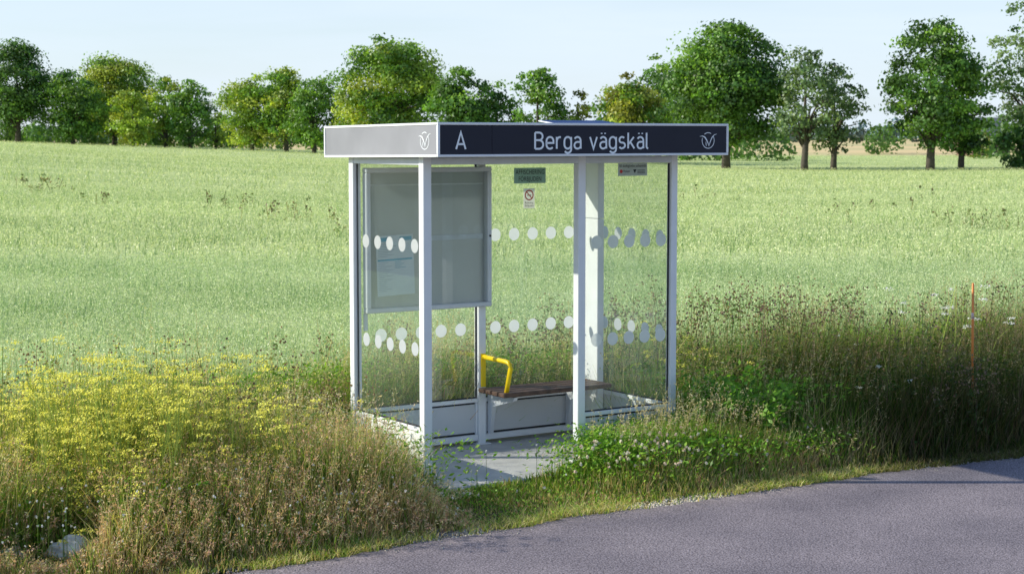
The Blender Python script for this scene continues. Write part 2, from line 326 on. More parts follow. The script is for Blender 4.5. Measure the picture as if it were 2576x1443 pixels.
pts=np.array(pts); nx=len(us); i=np.arange(len(vs)-1)[:,None]*nx+np.arange(nx-1)[None]
Q=np.stack([i,i+nx,i+nx+1,i+1],-1).reshape(-1,4); a=Acc(); a.add(pts,Q,np.full((len(pts),3),.5))
add_obj('road',a.mesh('road'),[mAsph],kind='structure',label='worn grey asphalt road with crumbling edge')
# gravel
gr=Acc()
def stones(acc,P,s,col):
    n=len(P); cube=np.array([[x,y,z] for z in(-1,1) for y in(-1,1) for x in(-1,1)],float)*.5
    V=cube[None]*(s[:,None,None]*rng.uniform(.5,1.2,(n,1,3)))*rng.uniform(.7,1.1,(n,8,1))
    a=rng.uniform(0,6.28,n); c,sn=np.cos(a),np.sin(a); X=V[...,0]*c[:,None]-V[...,1]*sn[:,None]; Yy=V[...,0]*sn[:,None]+V[...,1]*c[:,None]
    V=np.stack([X,Yy,V[...,2]],-1)+P[:,None,:]
    f=np.array([[0,2,3,1],[4,5,7,6],[0,1,5,4],[2,6,7,3],[0,4,6,2],[1,3,7,5]])
    acc.add(V,np.arange(n)[:,None,None]*8+f[None],np.repeat(col[:,None],8,1))
n=8000; u=rng.uniform(-5,9,n); v=edge_v(u)+np.abs(rng.normal(0,.09,n))*rng.choice([1,1,-1],n)+.04
k=(pn(u,v,1.7,3)>-.25); u=u[k];v=v[k]; x,y=L2W(u,v)
stones(gr,np.stack([x,y,np.full(len(x),.016)],1),rng.uniform(.005,.015,len(x)),cmix(len(x),[(.36,.33,.29),(.26,.24,.24),(.46,.43,.38)],[3,5,1]))
def bare(u,v):
    # worn gravel patches beside the asphalt
    s=np.exp(-((u-1.15)/.55)**4)+.8*np.exp(-((u+.7)/.35)**4)+.5*np.exp(-((u-3.6)/.3)**4)
    return np.clip(s,0,1)*(1-sstep(.10,.24,v-edge_v(u)))
n=9000; u=rng.uniform(-1.6,4.2,n); v=edge_v(u)+rng.uniform(-.03,.22,n); k=rng.uniform(size=n)<bare(u,v); u=u[k];v=v[k]; x,y=L2W(u,v)
stones(gr,np.stack([x,y,np.full(len(x),.008)],1),rng.uniform(.006,.018,len(x)),cmix(len(x),[(.58,.52,.44),(.42,.38,.34),(.68,.62,.53)],[3,3,2]))
mGrav=veg_mat('gravel_stone',0.0,gloss=0.0)
add_obj('gravel',gr.mesh('gravel'),[mGrav],kind='stuff',label='loose gravel crumbs along the road edge')
sh=empty('bus_shelter',(X0,Y0,0),TH,label='white framed glass bus shelter with dark name fascia',category='bus shelter')
slab=add_obj('pavement',boxes_mesh('pavement',[(-.02,2.32,-.36,1.22,-.08,.035)],.01),[mConc],kind='structure',label='concrete slab under the bus shelter')
slab.location=(X0,Y0,0); slab.rotation_euler=(0,0,TH)
# ------------------------------------------------------------------ shelter
def part(name,mesh,mats,parent=sh,**k): return add_obj(name,mesh,mats,parent,**k)
hp=.034
for (u,v,h,z0) in [(0,0,hp,0),(M,0,hp,0),(W,0,.03,0),(0,D,hp,0),(B,D,hp,0)]:
    part('post',boxes_mesh('post',[(u-h,u+h,v-h,v+h,z0,2.362),(u-h-.03,u+h+.03,v-h-.03,v+h+.03,.035,.045)],.004),[mWhite])
part('post',boxes_mesh('post',[(W-.085,W-.020,D-.19,D+.03,.0,1.83),(W-.085,W-.020,D-.19,D+.03,1.834,2.355)],.004),[mWhite],label='wide white corner column with a joint')
part('header_beam',boxes_mesh('header_beam',[(-.03,W+.03,-.028,.028,2.305,2.355),(-.03,W-.09,D-.028,D+.028,2.30,2.35),(-.028,.028,.03,D-.03,2.302,2.352),(W-.028,W+.028,.03,D-.195,2.302,2.352)],.003),[mAlu])
def bay_u(u0,u1,v,nm):
    part('kick_panel',boxes_mesh('kick_panel',[(u0+.02,u1-.02,v-.008,v+.008,.13,.36,0)],.002),[mKick])
    part('rail',boxes_mesh('rail',[(u0,u1,v-.026,v+.026,.065,.114,0),(u0,u1,v-.022,v+.022,.376,.408,0),(u0,u0+.018,v-.016,v+.016,.1145,.3755,0),(u1-.018,u1,v-.016,v+.016,.1145,.3755,0),(u0+.0185,u1-.0185,v-.004,v+.004,.1145,.3755,1),(u0,u1,v-.012,v+.012,.4085,.418,1)],.003),[mWhite,mDark])
def bay_v(u,v0,v1):
    part('kick_panel',boxes_mesh('kick_panel',[(u-.008,u+.008,v0,v1,.115,.375,0)],.002),[mWhite if u<1 else mKick])
    part('rail',boxes_mesh('rail',[(u-.026,u+.026,v0,v1,.065,.114,0),(u-.022,u+.022,v0,v1,.376,.408,0),(u-.012,u+.012,v0,v1,.4085,.418,1)],.003),[mWhite,mDark])
bay_u(.035,B-.035,D,0); bay_u(B+.035,W-.088,D,0); bay_u(M+.035,W-.031,0,0)
bay_v(0,.035,D-.035); bay_v(W,.031,D-.03)
def circ(bm,c,ax,ay,r,mi,n=28,r_in=0):
    c=Vector(c);ax=Vector(ax);ay=Vector(ay)
    if r_in<=0:
        f=bm.faces.new([bm.verts.new(c+ax*math.cos(2*math.pi*k/n)*r+ay*math.sin(2*math.pi*k/n)*r) for k in range(n)]); f.material_index=mi
    else:
        a=[bm.verts.new(c+(ax*math.cos(2*math.pi*k/n)+ay*math.sin(2*math.pi*k/n))*r) for k in range(n)]
        b=[bm.verts.new(c+(ax*math.cos(2*math.pi*k/n)+ay*math.sin(2*math.pi*k/n))*r_in) for k in range(n)]
        for k in range(n):
            f=bm.faces.new((a[k],a[(k+1)%n],b[(k+1)%n],b[k])); f.material_index=mi
def glass(p0,p1,n,rows,offs):
    bm=bmesh.new(); p0=Vector(p0+(0,));p1=Vector(p1+(0,)); d=(p1-p0); Ln=d.length; d.normalize(); nn=Vector(n+(0,))
    q=[p0+Vector((0,0,.418)),p1+Vector((0,0,.418)),p1+Vector((0,0,2.302)),p0+Vector((0,0,2.302))]
    f=bm.faces.new([bm.verts.new(x) for x in q]); f.material_index=0
    for z in rows:
        for o in offs:
            circ(bm,p0+d*o+nn*.002+Vector((0,0,z)),d,(0,0,1),.051,1)
    for pe,sg in ((p0,1),(p1,-1)):
        a=pe; b=pe+d*.012*sg
        for s in (-1,1):
            f=bm.faces.new([bm.verts.new(x+nn*.004*s) for x in (a+Vector((0,0,.42)),b+Vector((0,0,.42)),b+Vector((0,0,2.30)),a+Vector((0,0,2.30)))]); f.material_index=2
    me=bpy.data.meshes.new('glass_panel'); bm.to_mesh(me); bm.free()
    return part('glass_panel',me,[mGlass,mDot,mDark])
glass((.035,D),(B-.035,D),(0,-1),[ZL],[.185+.181*i for i in range(5)])
glass((B+.035,D),(W-.087,D),(0,-1),[ZL,ZU],[.11+.181*i for i in range(5)])
glass((0,.035),(0,D-.035),(-1,0),[ZL,ZU],[.115+.184*i for i in range(5)])
glass((W,.031),(W,D-.03),(-1,0),[ZL,ZU],[.12+.184*i for i in range(5)])
glass((M+.035,0),(W-.031,0),(0,-1),[ZL-.015,ZU-.015],[.125+.155*i for i in range(5)])
# roof
U0,U1,V0,V1,ZB,ZT=-.105,2.509,-.357,1.362,2.363,2.604
sl=lambda c: Vector((c.x,c.y,c.z-.0186*(c.y-V0)/(V1-V0)))
t=.018
part('roof',boxes_mesh('roof',[(U0+.012,U1-.012,V0+.012,V1-.012,ZB+.008,ZT-.006,0)],.002,sl),[mRoofTop])
tr=[]
for z0,z1 in((ZB,ZB+t),(ZT-t,ZT)):
    tr+=[(U0,U1,V0,V0+.02,z0,z1),(U0,U1,V1-.02,V1,z0,z1),(U0,U0+.02,V0+.0205,V1-.0205,z0,z1),(U1-.02,U1,V0+.0205,V1-.0205,z0,z1)]
for (a,b) in((U0,V0),(U1-.018,V0),(U0,V1-.018),(U1-.018,V1-.018)):
    tr.append((a-.001,a+.019,b-.001,b+.019,ZB+t+.0005,ZT-t-.0005))
part('roof_trim',boxes_mesh('roof_trim',tr,.003,sl),[mWhite])
fs=part('fascia_sign',boxes_mesh('fascia_sign',[(U0+.020,.342,V0+.005,V0+.011,ZB+t+.001,ZT-t-.001),(.3445,U1-.020,V0+.005,V0+.011,ZB+t+.001,ZT-t-.001)],.0008,sl),[mNavy],label='dark fascia sign carrying the stop name')
fl=part('fascia_sign',boxes_mesh('fascia_sign',[(U0+.005,U0+.011,V0+.020,V1-.020,ZB+t+.001,ZT-t-.001)],.0008,sl),[mNavyGlare],label='fascia sign with emblem, sun glare painted in grey')
part('fascia_sign',boxes_mesh('fascia_sign',[(U1-.011,U1-.005,V0+.020,V1-.020,ZB+t+.001,ZT-t-.001),(U0+.020,U1-.020,V1-.011,V1-.005,ZB+t+.001,ZT-t-.001)],.0008,sl),[mNavy])
def text_mesh(s,bold=0.0,space=1.0):
    cu=bpy.data.curves.new('t','FONT'); cu.body=s; cu.align_x='CENTER'; cu.offset=bold; cu.resolution_u=6; cu.space_character=space
    o=bpy.data.objects.new('t',cu); COL.objects.link(o); bpy.context.view_layer.update()
    me=bpy.data.meshes.new_from_object(o.evaluated_get(bpy.context.evaluated_depsgraph_get()))
    bpy.data.objects.remove(o); 
    v=np.zeros(len(me.vertices)*3); me.vertices.foreach_get('co',v); v=v.reshape(-1,3)
    mn,mxv=v.min(0),v.max(0); v[:,0]-=(mn[0]+mxv[0])/2
    return me,v,mxv[0]-mn[0],mxv[1],mn[1]
CAPR=text_mesh('H')[3]
def put_text(s,origin,ax,ay,nrm,width,cap,parent,mat,bold=.0,name='lettering',space=1.0):
    me,v,wd,top,bot=text_mesh(s,bold=bold,space=space)
    o=Vector(origin);ax=Vector(ax);ay=Vector(ay);nrm=Vector(nrm)
    R=np.array(o)[None]+v[:,:1]*(width/wd)*np.array(ax)[None]+v[:,1:2]*(cap/CAPR)*np.array(ay)[None]+np.array(nrm)[None]*.0015
    me.vertices.foreach_set('co',R.astype(np.float32).ravel()); me.materials.clear(); me.update()
    ob=add_obj(name,me,[mat],parent); return ob
FU=(1,0,0); FZ=(0,0,1); FN=(0,-1,0)
def arc(cx,cy,rx,ry,a0,a1,n=7):
    return [(cx+rx*math.cos(math.radians(a0+(a1-a0)*k/n)),cy+ry*math.sin(math.radians(a0+(a1-a0)*k/n))) for k in range(n+1)]
GL={'A':(.62,[[(0,0),(.31,1),(.62,0)],[(.10,.30),(.52,.30)]]),
'B':(.54,[[(0,0),(0,1)],[(0,1)]+[(.27,1)]+arc(.27,.765,.23,.235,90,-90)+[(0,.53)],[(0,.53),(.28,.53)]+arc(.28,.265,.26,.265,90,-90)+[(0,0)]]),
'e':(.47,[[(.0,.36),(.47,.36)]+arc(.235,.48,.235,.25,0,180)+arc(.235,.25,.235,.25,180,320)]),
'r':(.30,[[(0,0),(0,.73)],[(0,.42)]+arc(.22,.46,.22,.26,180,75)]),
'g':(.46,[arc(.23,.48,.23,.25,0,180)+arc(.23,.25,.23,.25,180,360)+[(.46,.48)],[(.46,.73),(.46,-.02)]+arc(.23,-.04,.23,.22,0,-150)]),
'a':(.44,[arc(.21,.50,.22,.23,150,0)+[(.44,0)],[(.44,.42),(.2,.42)]+arc(.2,.21,.2,.21,90,270)+arc(.2,.21,.24,.21,270,330)]),
'v':(.48,[[(0,.73),(.24,0),(.48,.73)]]),
's':(.42,[arc(.21,.55,.19,.18,40,180)+arc(.21,.52,.19,.15,200,262)+arc(.21,.20,.21,.18,78,-90)+arc(.21,.20,.21,.20,-100,-150)]),
'k':(.44,[[(0,0),(0,1)],[(.40,.73),(.02,.27)],[(.14,.42),(.44,0)]]),
'l':(.10,[[(0,1),(0,.14)]+arc(.12,.12,.12,.12,180,270,4)])}
GL['ä']=(GL['a'][0],GL['a'][1]+[[(.10,.92),(.10,.99)],[(.34,.92),(.34,.99)]])
def stroke_bm(bm,pts,wds,fn,k):
    q=[pts[0]]
    for p in pts[1:]:
        if math.hypot(p[0]-q[-1][0],p[1]-q[-1][1])>1e-4: q.append(p)
    pts=q; Lv=[];Rv=[]
    for i,p in enumerate(pts):
        wd=wds[i] if hasattr(wds,'__len__') else wds
        d0=d1=None
        if i>0: d0=Vector((p[0]-pts[i-1][0],p[1]-pts[i-1][1])).normalized()
        if i<len(pts)-1: d1=Vector((pts[i+1][0]-p[0],pts[i+1][1]-p[1])).normalized()
        if d0 is None: d0=d1
        if d1 is None: d1=d0
        n0=Vector((-d0.y,d0.x)); n1=Vector((-d1.y,d1.x)); mm_=(n0+n1)
        mm_=mm_.normalized() if mm_.length>1e-3 else n0
        ln=min(2.6,1/max(.2,mm_.dot(n0)))
        Lv.append(bm.verts.new(fn(p[0]+mm_.x*wd/2*ln,p[1]+mm_.y*wd/2*ln,k))); Rv.append(bm.verts.new(fn(p[0]-mm_.x*wd/2*ln,p[1]-mm_.y*wd/2*ln,k)))
    for i in range(len(pts)-1): bm.faces.new((Lv[i],Rv[i],Rv[i+1],Lv[i+1]))
def sign_text(s,uc,z0,width,cap,parent,sw=.125,gap=.20,space=.42):
    tot=0
    for ch in s: tot+= space if ch==' ' else GL[ch][0]+gap
    tot-=gap; sx=width/(tot+sw); bm=bmesh.new(); x=0
    for ch in s:
        if ch==' ': x+=space; continue
        wd,st=GL[ch]
        for k,pl in enumerate(st):
            fn=lambda a,b,k: Vector((uc-width/2+(sw/2+x+a)*sx,vf-.0015-.0004*k,z0+(sw/2*cap+b*(cap-sw*cap))))
            stroke_bm(bm,pl,sw,fn,k)
        x+=wd+gap
    me=bpy.data.meshes.new('lettering'); bm.to_mesh(me); bm.free(); add_obj('lettering',me,[mLet],parent)
vf=V0+.005
sign_text('A',.084,2.410,.092,.132,fs,sw=.12)
sign_text('Berga vägskäl',1.217,2.410,1.034,.132,fs,sw=.12,gap=.22)
def logo(c,ax,ay,nrm,r,parent):
    c=Vector(c);ax=Vector(ax);ay=Vector(ay);nrm=Vector(nrm)
    bm=bmesh.new(); 
    fn0=lambda a,b,k: c+nrm*.0015+ax*a*r+ay*b*r
    # thin ring, broken where the wing tips cross it
    stroke_bm(bm,arc(0,0,.96,.96,162,398,40),.09,fn0,0)
    stroke_bm(bm,arc(0,0,.96,.96,62,128,12),.09,fn0,0)
    fn=lambda a,b,k: c+nrm*(.0021+.0005*k)+ax*(a+.12*b)*r+ay*b*r
    stroke_bm(bm,[(-1.42,.50),(-1.0,.56),(-.58,.40),(-.24,.04),(.04,-.36),(.20,-.72)],[.02,.10,.17,.16,.12,.03],fn,0)
    stroke_bm(bm,[(1.30,.80),(.92,.72),(.60,.44),(.40,.04),(.28,-.34),(.20,-.72)],[.02,.09,.14,.13,.10,.03],fn,1)
    stroke_bm(bm,[(-.36,-.12),(-.30,-.42),(-.22,-.70)],[.03,.12,.04],fn,2)
    me=bpy.data.meshes.new('emblem'); bm.to_mesh(me); bm.free(); add_obj('emblem',me,[mLet],parent)
logo((2.308,vf,2.476),FU,FZ,FN,.062,fs)
logo((U0+.005,-.17,2.476),(0,-1,0),FZ,(-1,0,0),.062,fl)
# solar panel
def solar(c): return Vector((c.x,c.y,c.z+(c.y-.30)*.11))
sp=[(1.36,1.98,.30,.57,2.594,2.603,0)]
cells=[(1.372+.1*i,1.372+.1*i+.094,.309+.085*j,.309+.085*j+.080,2.6035,2.6055,1) for i in range(6) for j in range(3)]
part('solar_panel',boxes_mesh('solar_panel',sp+cells,.001,solar),[mWhite,mSolar])
# bench
bench=[]
for k in range(4): bench.append((1.075,2.13,.625+.098*k,.625+.098*k+.086,.462,.497))
part('bench_seat',boxes_mesh('bench_seat',bench,.006),[mWood],label='dark brown slatted wooden bench seat')
for u in (1.20,1.97):
    bm=bmesh.new(); 
    prof=[(.64,.455),(D-.03,.455),(D-.03,.12),(D-.06,.12),(D-.10,.34),(.66,.425)]
    a=[bm.verts.new((u-.018,p[0],p[1])) for p in prof]; b=[bm.verts.new((u+.018,p[0],p[1])) for p in prof]
    bm.faces.new(a); bm.faces.new(b[::-1])
    for k in range(len(prof)): bm.faces.new((a[k],a[(k+1)%len(prof)],b[(k+1)%len(prof)],b[k]))
    part('bench_bracket',bm_mesh(bm,'bench_bracket'),[mAlu])
bm=bmesh.new(); ua=B+.005
tube_into(bm,[(ua,D-.035,.745),(ua,.70,.740),(ua,.655,.737),(ua,.628,.722),(ua,.622,.695),(ua,.69,.46)],.019,12)
ar=bm_mesh(bm,'armrest'); bm=bmesh.new(); bm.from_mesh(ar)
tmp=boxes_mesh('x',[(ua-.022,ua+.022,D-.045,D-.034,.50,.77)],.002); bm.from_mesh(tmp)
part('armrest',bm_mesh(bm,'armrest'),[mYel],label='bright yellow tubular armrest')
# poster case
cu0,cu1,cv0,cv1,cz0,cz1=.045,1.178,D-.105,D-.037,1.155,2.268
fw_=.038
pc=part('poster_case',boxes_mesh('poster_case',[(cu0+fw_,cu1-fw_,cv1-.012,cv1-.002,cz0+fw_,cz1-fw_)],.001),[mBack],label='grey framed glazed timetable case')
part('case_frame',boxes_mesh('case_frame',[(cu0,cu1,cv0,cv1,cz0,cz0+fw_),(cu0,cu1,cv0,cv1,cz1-fw_,cz1),(cu0,cu0+fw_,cv0,cv1,cz0+fw_,cz1-fw_),(cu1-fw_,cu1,cv0,cv1,cz0+fw_,cz1-fw_)],.006),[mAlu],pc)
bm=bmesh.new(); q=[(cu0+fw_,cv0+.012,cz0+fw_),(cu1-fw_,cv0+.012,cz0+fw_),(cu1-fw_,cv0+.012,cz1-fw_),(cu0+fw_,cv0+.012,cz1-fw_)]
bm.faces.new([bm.verts.new(x) for x in q]); part('case_door',bm_mesh(bm,'case_door'),[mCaseGlass],pc)
bm=bmesh.new(); tube_into(bm,[(cu1-.019,cv0-.004,1.72),(cu1-.019,cv0+.004,1.72)],.009,12); part('lock',bm_mesh(bm,'lock'),[mDark],pc)
mStrip=pmat('clear_strip',(.78,.82,.84),.4,trans=.2)
part('shelf_strip',boxes_mesh('shelf_strip',[(.60,1.12,cv1-.022,cv1-.013,1.695,1.735)],.001),[mStrip],pc)
part('shelf_strip',boxes_mesh('shelf_strip',[(.10,1.12,cv1-.022,cv1-.013,2.13,2.142)],.001),[mStrip],pc)
def tilt(c,o=(.30,0,1.52),a=math.radians(2.0)):
    x=c.x-o[0]; z=c.z-o[2]; return Vector((o[0]+x*math.cos(a)-z*math.sin(a),c.y,o[2]+x*math.sin(a)+z*math.cos(a)))
vp=cv0+.020; pb=[(.14,.47,vp,vp+.001,1.285,1.75,0),(.155,.25,vp-.0012,vp-.0004,1.705,1.735,1),(.35,.455,vp-.0012,vp-.0004,1.705,1.735,1),(.15,.455,vp-.0012,vp-.0004,1.555,1.568,1)]
for k in range(9): 
    z=1.69-.013*k; pb.append((.155,.155+random.uniform(.08,.2),vp-.0012,vp-.0004,z,z+.004,2))
for k in range(16):
    z=1.54-.0145*k
    pb.append((.155,.155+random.uniform(.05,.13),vp-.0012,vp-.0004,z,z+.0035,2))
    if k<4: pb.append((.30,.30+random.uniform(.05,.12),vp-.0012,vp-.0004,z,z+.0035,1))
part('timetable',boxes_mesh('timetable',pb,0,lambda c:tilt(c)),[mPaper,mCyan,mGreyPr],pc,label='crooked white timetable sheet with cyan stripes')
part('case_bracket',boxes_mesh('case_bracket',[(cu0,cu0+.03,cv1-.02,cv1-.002,1.02,1.154)],.001),[mAlu],pc)
# notices
vn=D-.004
n1_=part('notice',boxes_mesh('notice',[(1.608-.155,1.608+.155,vn-.001,vn,2.128,2.254)],0),[mGreenSign],label='grey green notice forbidding bill posting')
put_text('AFFISCHERING',(1.608,vn-.001,2.202),FU,FZ,FN,.280,.036,n1_,mBlack,.002,space=1.06)
put_text('FÖRBJUDEN',(1.608,vn-.001,2.146),FU,FZ,FN,.220,.036,n1_,mBlack,.002,space=1.06)
n2_=part('notice',boxes_mesh('notice',[(1.60-.054,1.60+.054,vn-.001,vn,1.925,2.087)],0),[mBeige],label='cream no smoking notice with red symbol')
put_text('Rökning',(1.60,vn-.001,1.962),FU,FZ,FN,.08,.018,n2_,mBlack,.002)
put_text('förbjuden',(1.60,vn-.001,1.938),FU,FZ,FN,.085,.018,n2_,mBlack,.002)
bm=bmesh.new(); cc=Vector((1.60,vn-.0025,2.032)); circ(bm,cc,FU,FZ,.043,0,32,.033)
d1=Vector((.707,0,-.707)); p1=Vector((.707,0,.707))
bm.faces.new([bm.verts.new(cc+Vector((0,-.0006,0))+d1*a+p1*b) for a,b in((-.036,-.004),(.036,-.004),(.036,.004),(-.036,.004))])
fbk=bm.faces.new([bm.verts.new(cc+Vector((0,.0004,0))+Vector((a,0,b))) for a,b in((-.022,-.004),(.02,-.004),(.02,.002),(-.022,.002))]); fbk.material_index=1
me=bpy.data.meshes.new('symbol'); bm.to_mesh(me); bm.free(); add_obj('symbol',me,[mRed,mBlack],n2_)
mN3=pmat('grey_notice',(.66,.71,.66),.5,trans=.4)
n3_=part('notice',boxes_mesh('notice',[(1.849-.14,1.849+.14,-.006,-.004,2.205,2.303)],0),[mN3],label='grey notice warning that damage is reported')
put_text('All skadegörelse polisanmäls',(1.849,-.006,2.272),FU,FZ,FN,.262,.020,n3_,mBlack,.003)
put_text('Polisen',(1.79,-.006,2.232),FU,FZ,FN,.06,.018,n3_,mBlack,.003)
bm=bmesh.new(); circ(bm,(1.738,-.0075,2.240),FU,FZ,.014,0,16); bm.faces.new([bm.verts.new(Vector((1.868+a,-.0075,2.240+b))) for a,b in((-.016,.014),(.016,.014),(0,-.016))]).material_index=1
for k in range(3):
    bm.faces.new([bm.verts.new(Vector((1.893+a,-.0075,2.246-.011*k+b))) for a,b in((0,0),(.075,0),(.075,.004),(0,.004))]).material_index=1
me=bpy.data.meshes.new('symbol'); bm.to_mesh(me); bm.free(); add_obj('symbol',me,[mRed,mBlack],n3_)
# ------------------------------------------------------------------ verge vegetation
RK=[(-2.62,10.25,.58),(-2.93,10.1,.46)]
def in_slab(u,v): return (u>.05)&(u<2.28)&(v>-.36)&(v<1.2)
def rockf(x,y):
    f=np.ones_like(x)
    for a,b,r in RK:
        f*=1-.93*np.exp(-(((x-a)/(r*.42))**2+((y-b+.28)/(r*.75))**2)**2)
    return f
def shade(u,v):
    # roof shadow painted into the plant colours further along the verge
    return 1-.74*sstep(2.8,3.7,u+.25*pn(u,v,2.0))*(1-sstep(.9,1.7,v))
def sample(n,u0,u1,v0,v1):
    u=rng.uniform(u0,u1,n); v=rng.uniform(v0,v1,n); x,y=L2W(u,v)
    k=(np.abs(x/y)<.34)&(~in_slab(u,v))&(v>edge_v(u)+.01)&(rng.uniform(size=n)>.85*bare(u,v))
    return u[k],v[k],x[k],y[k]
def gh(u,v):
    h=.58*np.ones_like(u)
    h*= .10+.90*sstep(0,.90,v-edge_v(u))
    path=np.exp(-((u-.32)/.88)**4)*(1-sstep(-.25,0.05,v)); h*=1-.88*path
    rz=sstep(.9,1.3,u)*(1-sstep(2.6,3.2,u))*(1-sstep(.0,.3,v)); h*=1-.30*rz
    nw=np.exp(-((u+.27)/.38)**4)*(v<1.1); h*=1-.62*nw
    h*=1+.05*sstep(2.8,4,u)+.15*sstep(1.1,1.5,v)+.45*np.exp(-((u-4.3)/.5)**2-((v+1.0)/.3)**2)
    x,y=L2W(u,v)
    return h*(1+.28*pn(u,v,2.2))*rockf(x,y)
G1,G2,G3,ST1,RD=(.14,.29,.035),(.26,.45,.055),(.47,.58,.10),(.90,.76,.38),(.76,.46,.29)
vg=Acc()
for (n,u0,u1,v0,v1,sf) in [(80000,-5,0.1,-1.8,2.0,.38),(26000,0,2.6,-1.7,-.2,.3),(16000,-.2,2.6,1.1,2.0,.25),(90000,2.2,9.5,-1.9,2.1,.18)]:
    u,v,x,y=sample(n,u0,u1,v0,v1); n=len(u); H=gh(u,v)*rng.uniform(.35,1.15,n)
    P=np.stack([x,y,np.zeros(n)],1)
    pat=pn(u,v,1.5,4); col=cmix(n,[G1,G2,G3],[4,5,3],.3); s=cmix(n,[ST1,RD],[3,2],.3)
    nearsh=.28*np.exp(-((u-2.75)/.5)**2)
    k=rng.uniform(size=n)<np.clip(sf+.25*pat+.2*(v<-.9)+nearsh,.04,.75); col[k]=s[k]
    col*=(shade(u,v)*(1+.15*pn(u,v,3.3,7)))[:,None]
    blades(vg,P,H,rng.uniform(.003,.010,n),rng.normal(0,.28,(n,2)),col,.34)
n=26000; u=rng.uniform(-5,9,n); v=edge_v(u)+np.abs(rng.normal(.03,.13,n))-.02; k=(pn(u,v,3.1,1)>-.45)&(rng.uniform(size=n)>.9*bare(u,v)); u=u[k];v=v[k]; x,y=L2W(u,v); n=len(u)
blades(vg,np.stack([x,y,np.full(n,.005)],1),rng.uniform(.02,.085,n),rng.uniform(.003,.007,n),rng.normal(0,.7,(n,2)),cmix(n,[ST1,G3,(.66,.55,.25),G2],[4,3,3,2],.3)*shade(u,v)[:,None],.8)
add_obj('grass',vg.mesh('grass'),[mVeg],kind='stuff',label='uncut mixed green and straw verge grass')
# seed-head grass
sg=Acc()
for (n,u0,u1,v0,v1,cols,hf) in [(3500,-4.6,-.3,-1.5,-.1,[(.86,.50,.38),(.92,.70,.44)],.9),(1300,-4.6,-.1,-.2,1.9,[(.80,.66,.40),(.70,.66,.30)],1.2),(700,-1.0,.05,-.7,1.0,[(.92,.82,.62),(.86,.68,.48)],1.15),
                            (2300,2.3,9,-1.3,2.0,[(.80,.62,.38),(.64,.45,.30),(.78,.68,.38)],1.15),(380,1.1,2.5,-.9,-.05,[(.82,.66,.45)],1.3),(700,-.1,2.6,1.2,2.0,[(.70,.60,.34)],1.1)]:
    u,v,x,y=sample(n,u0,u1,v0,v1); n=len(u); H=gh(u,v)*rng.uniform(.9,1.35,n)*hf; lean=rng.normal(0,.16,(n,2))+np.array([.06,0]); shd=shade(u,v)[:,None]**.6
    P=np.stack([x,y,np.zeros(n)],1); blades(sg,P,H,np.full(n,.003),lean,cmix(n,[(.50,.48,.22),(.58,.46,.25)],[1,1])*shd,.6,.6)
    for j in range(9):
        t=rng.uniform(.74,1.02,n); Q=P.copy(); Q[:,:2]+=lean*(t**1.8*H)[:,None]; Q[:,2]+=H*t*(1-.25*t*np.minimum(1,np.linalg.norm(lean,axis=1)))
        Q+=rng.normal(0,.010,(n,3)); cards(sg,Q,runit(n),np.full(n,.007),rng.uniform(.012,.030,n),cmix(n,cols,[1]*len(cols),.3)*shd,True)
add_obj('seeding_grass',sg.mesh('seeding_grass'),[mVeg],kind='stuff',label='tall reddish and straw coloured seeding grass')
# yellow umbels
yf=Acc()
def umbels(n,u0,u1,v0,v1,h0,h1,ncl,col,ur,acc,stemc=(.38,.48,.10),cen=None,fs_=1.0,umax=99):
    if cen is None: u,v,x,y=sample(n,u0,u1,v0,v1)
    else:
        u=rng.normal(cen[0],cen[2],n); v=rng.normal(cen[1],cen[3],n); v=np.maximum(v,-1.1)
        k=(~in_slab(u,v))&(u<umax); u,v=u[k],v[k]; x,y=L2W(u,v)
    if cen is not None and cen[0]<0:
        k=(pn(u,v,2.6,2)>-.25)|(rng.uniform(size=len(u))<.35); u,v,x,y=u[k],v[k],x[k],y[k]
    n=len(u); H=rng.uniform(h0,h1,n)*rockf(x,y); P=np.stack([x,y,np.zeros(n)],1); lean=rng.normal(0,.12,(n,2))
    blades(acc,P,H,np.full(n,.009),lean,cmix(n,[stemc],[1]),.6,.5)
    top=P.copy(); top[:,:2]+=lean*H[:,None]; top[:,2]+=H*(1-.25*np.linalg.norm(lean,axis=1))
    for j in range(ncl):
        c=top+np.stack([rng.normal(0,.10,n),rng.normal(0,.10,n),rng.uniform(-.34,.02,n)],1)
        base=P.copy(); base[:,:2]+=lean*(H*.3)[:,None]; base[:,2]+=H*.45
        dv=c-base; blades(acc,base,np.maximum(.02,dv[:,2])*1.02,np.full(n,.005),dv[:,:2]/np.maximum(.05,dv[:,2:3]),cmix(n,[stemc],[1]),.8,.6)
        R=rng.uniform(.6,1.3,n)*ur
        for q in range(26):
            a=rng.uniform(0,6.28,n); r=np.sqrt(rng.uniform(0,1,n))*R
            pq=c+np.stack([np.cos(a)*r,np.sin(a)*r,-r*r*3+rng.normal(0,.006,n)],1)
            N=np.stack([rng.normal(-.8,.7,n),rng.normal(-.4,.7,n),np.full(n,.9)],1)
            cards(acc,pq,N,rng.uniform(.008,.018,n)*fs_,rng.uniform(.008,.018,n)*fs_,cmix(n,col,[1]*len(col),.2),True)
YC=[(.92,.84,.12),(.90,.82,.14),(.92,.86,.22),(.78,.76,.16)]
umbels(255,0,0,0,0,.66,1.18,5,YC,.058,yf,cen=(-2.4,.08,.68,.42),umax=-1.2)
umbels(120,0,0,0,0,.40,.85,4,YC,.054,yf,cen=(-2.1,-.40,.55,.22),umax=-1.15)
umbels(70,-4.8,-1.8,-.6,.9,.5,1.0,5,YC,.055,yf)
umbels(8,-1.4,-.5,-.6,.5,.4,.7,4,YC,.04,yf)
umbels(12,2.5,3.6,.2,1.5,.7,.95,4,YC,.04,yf)
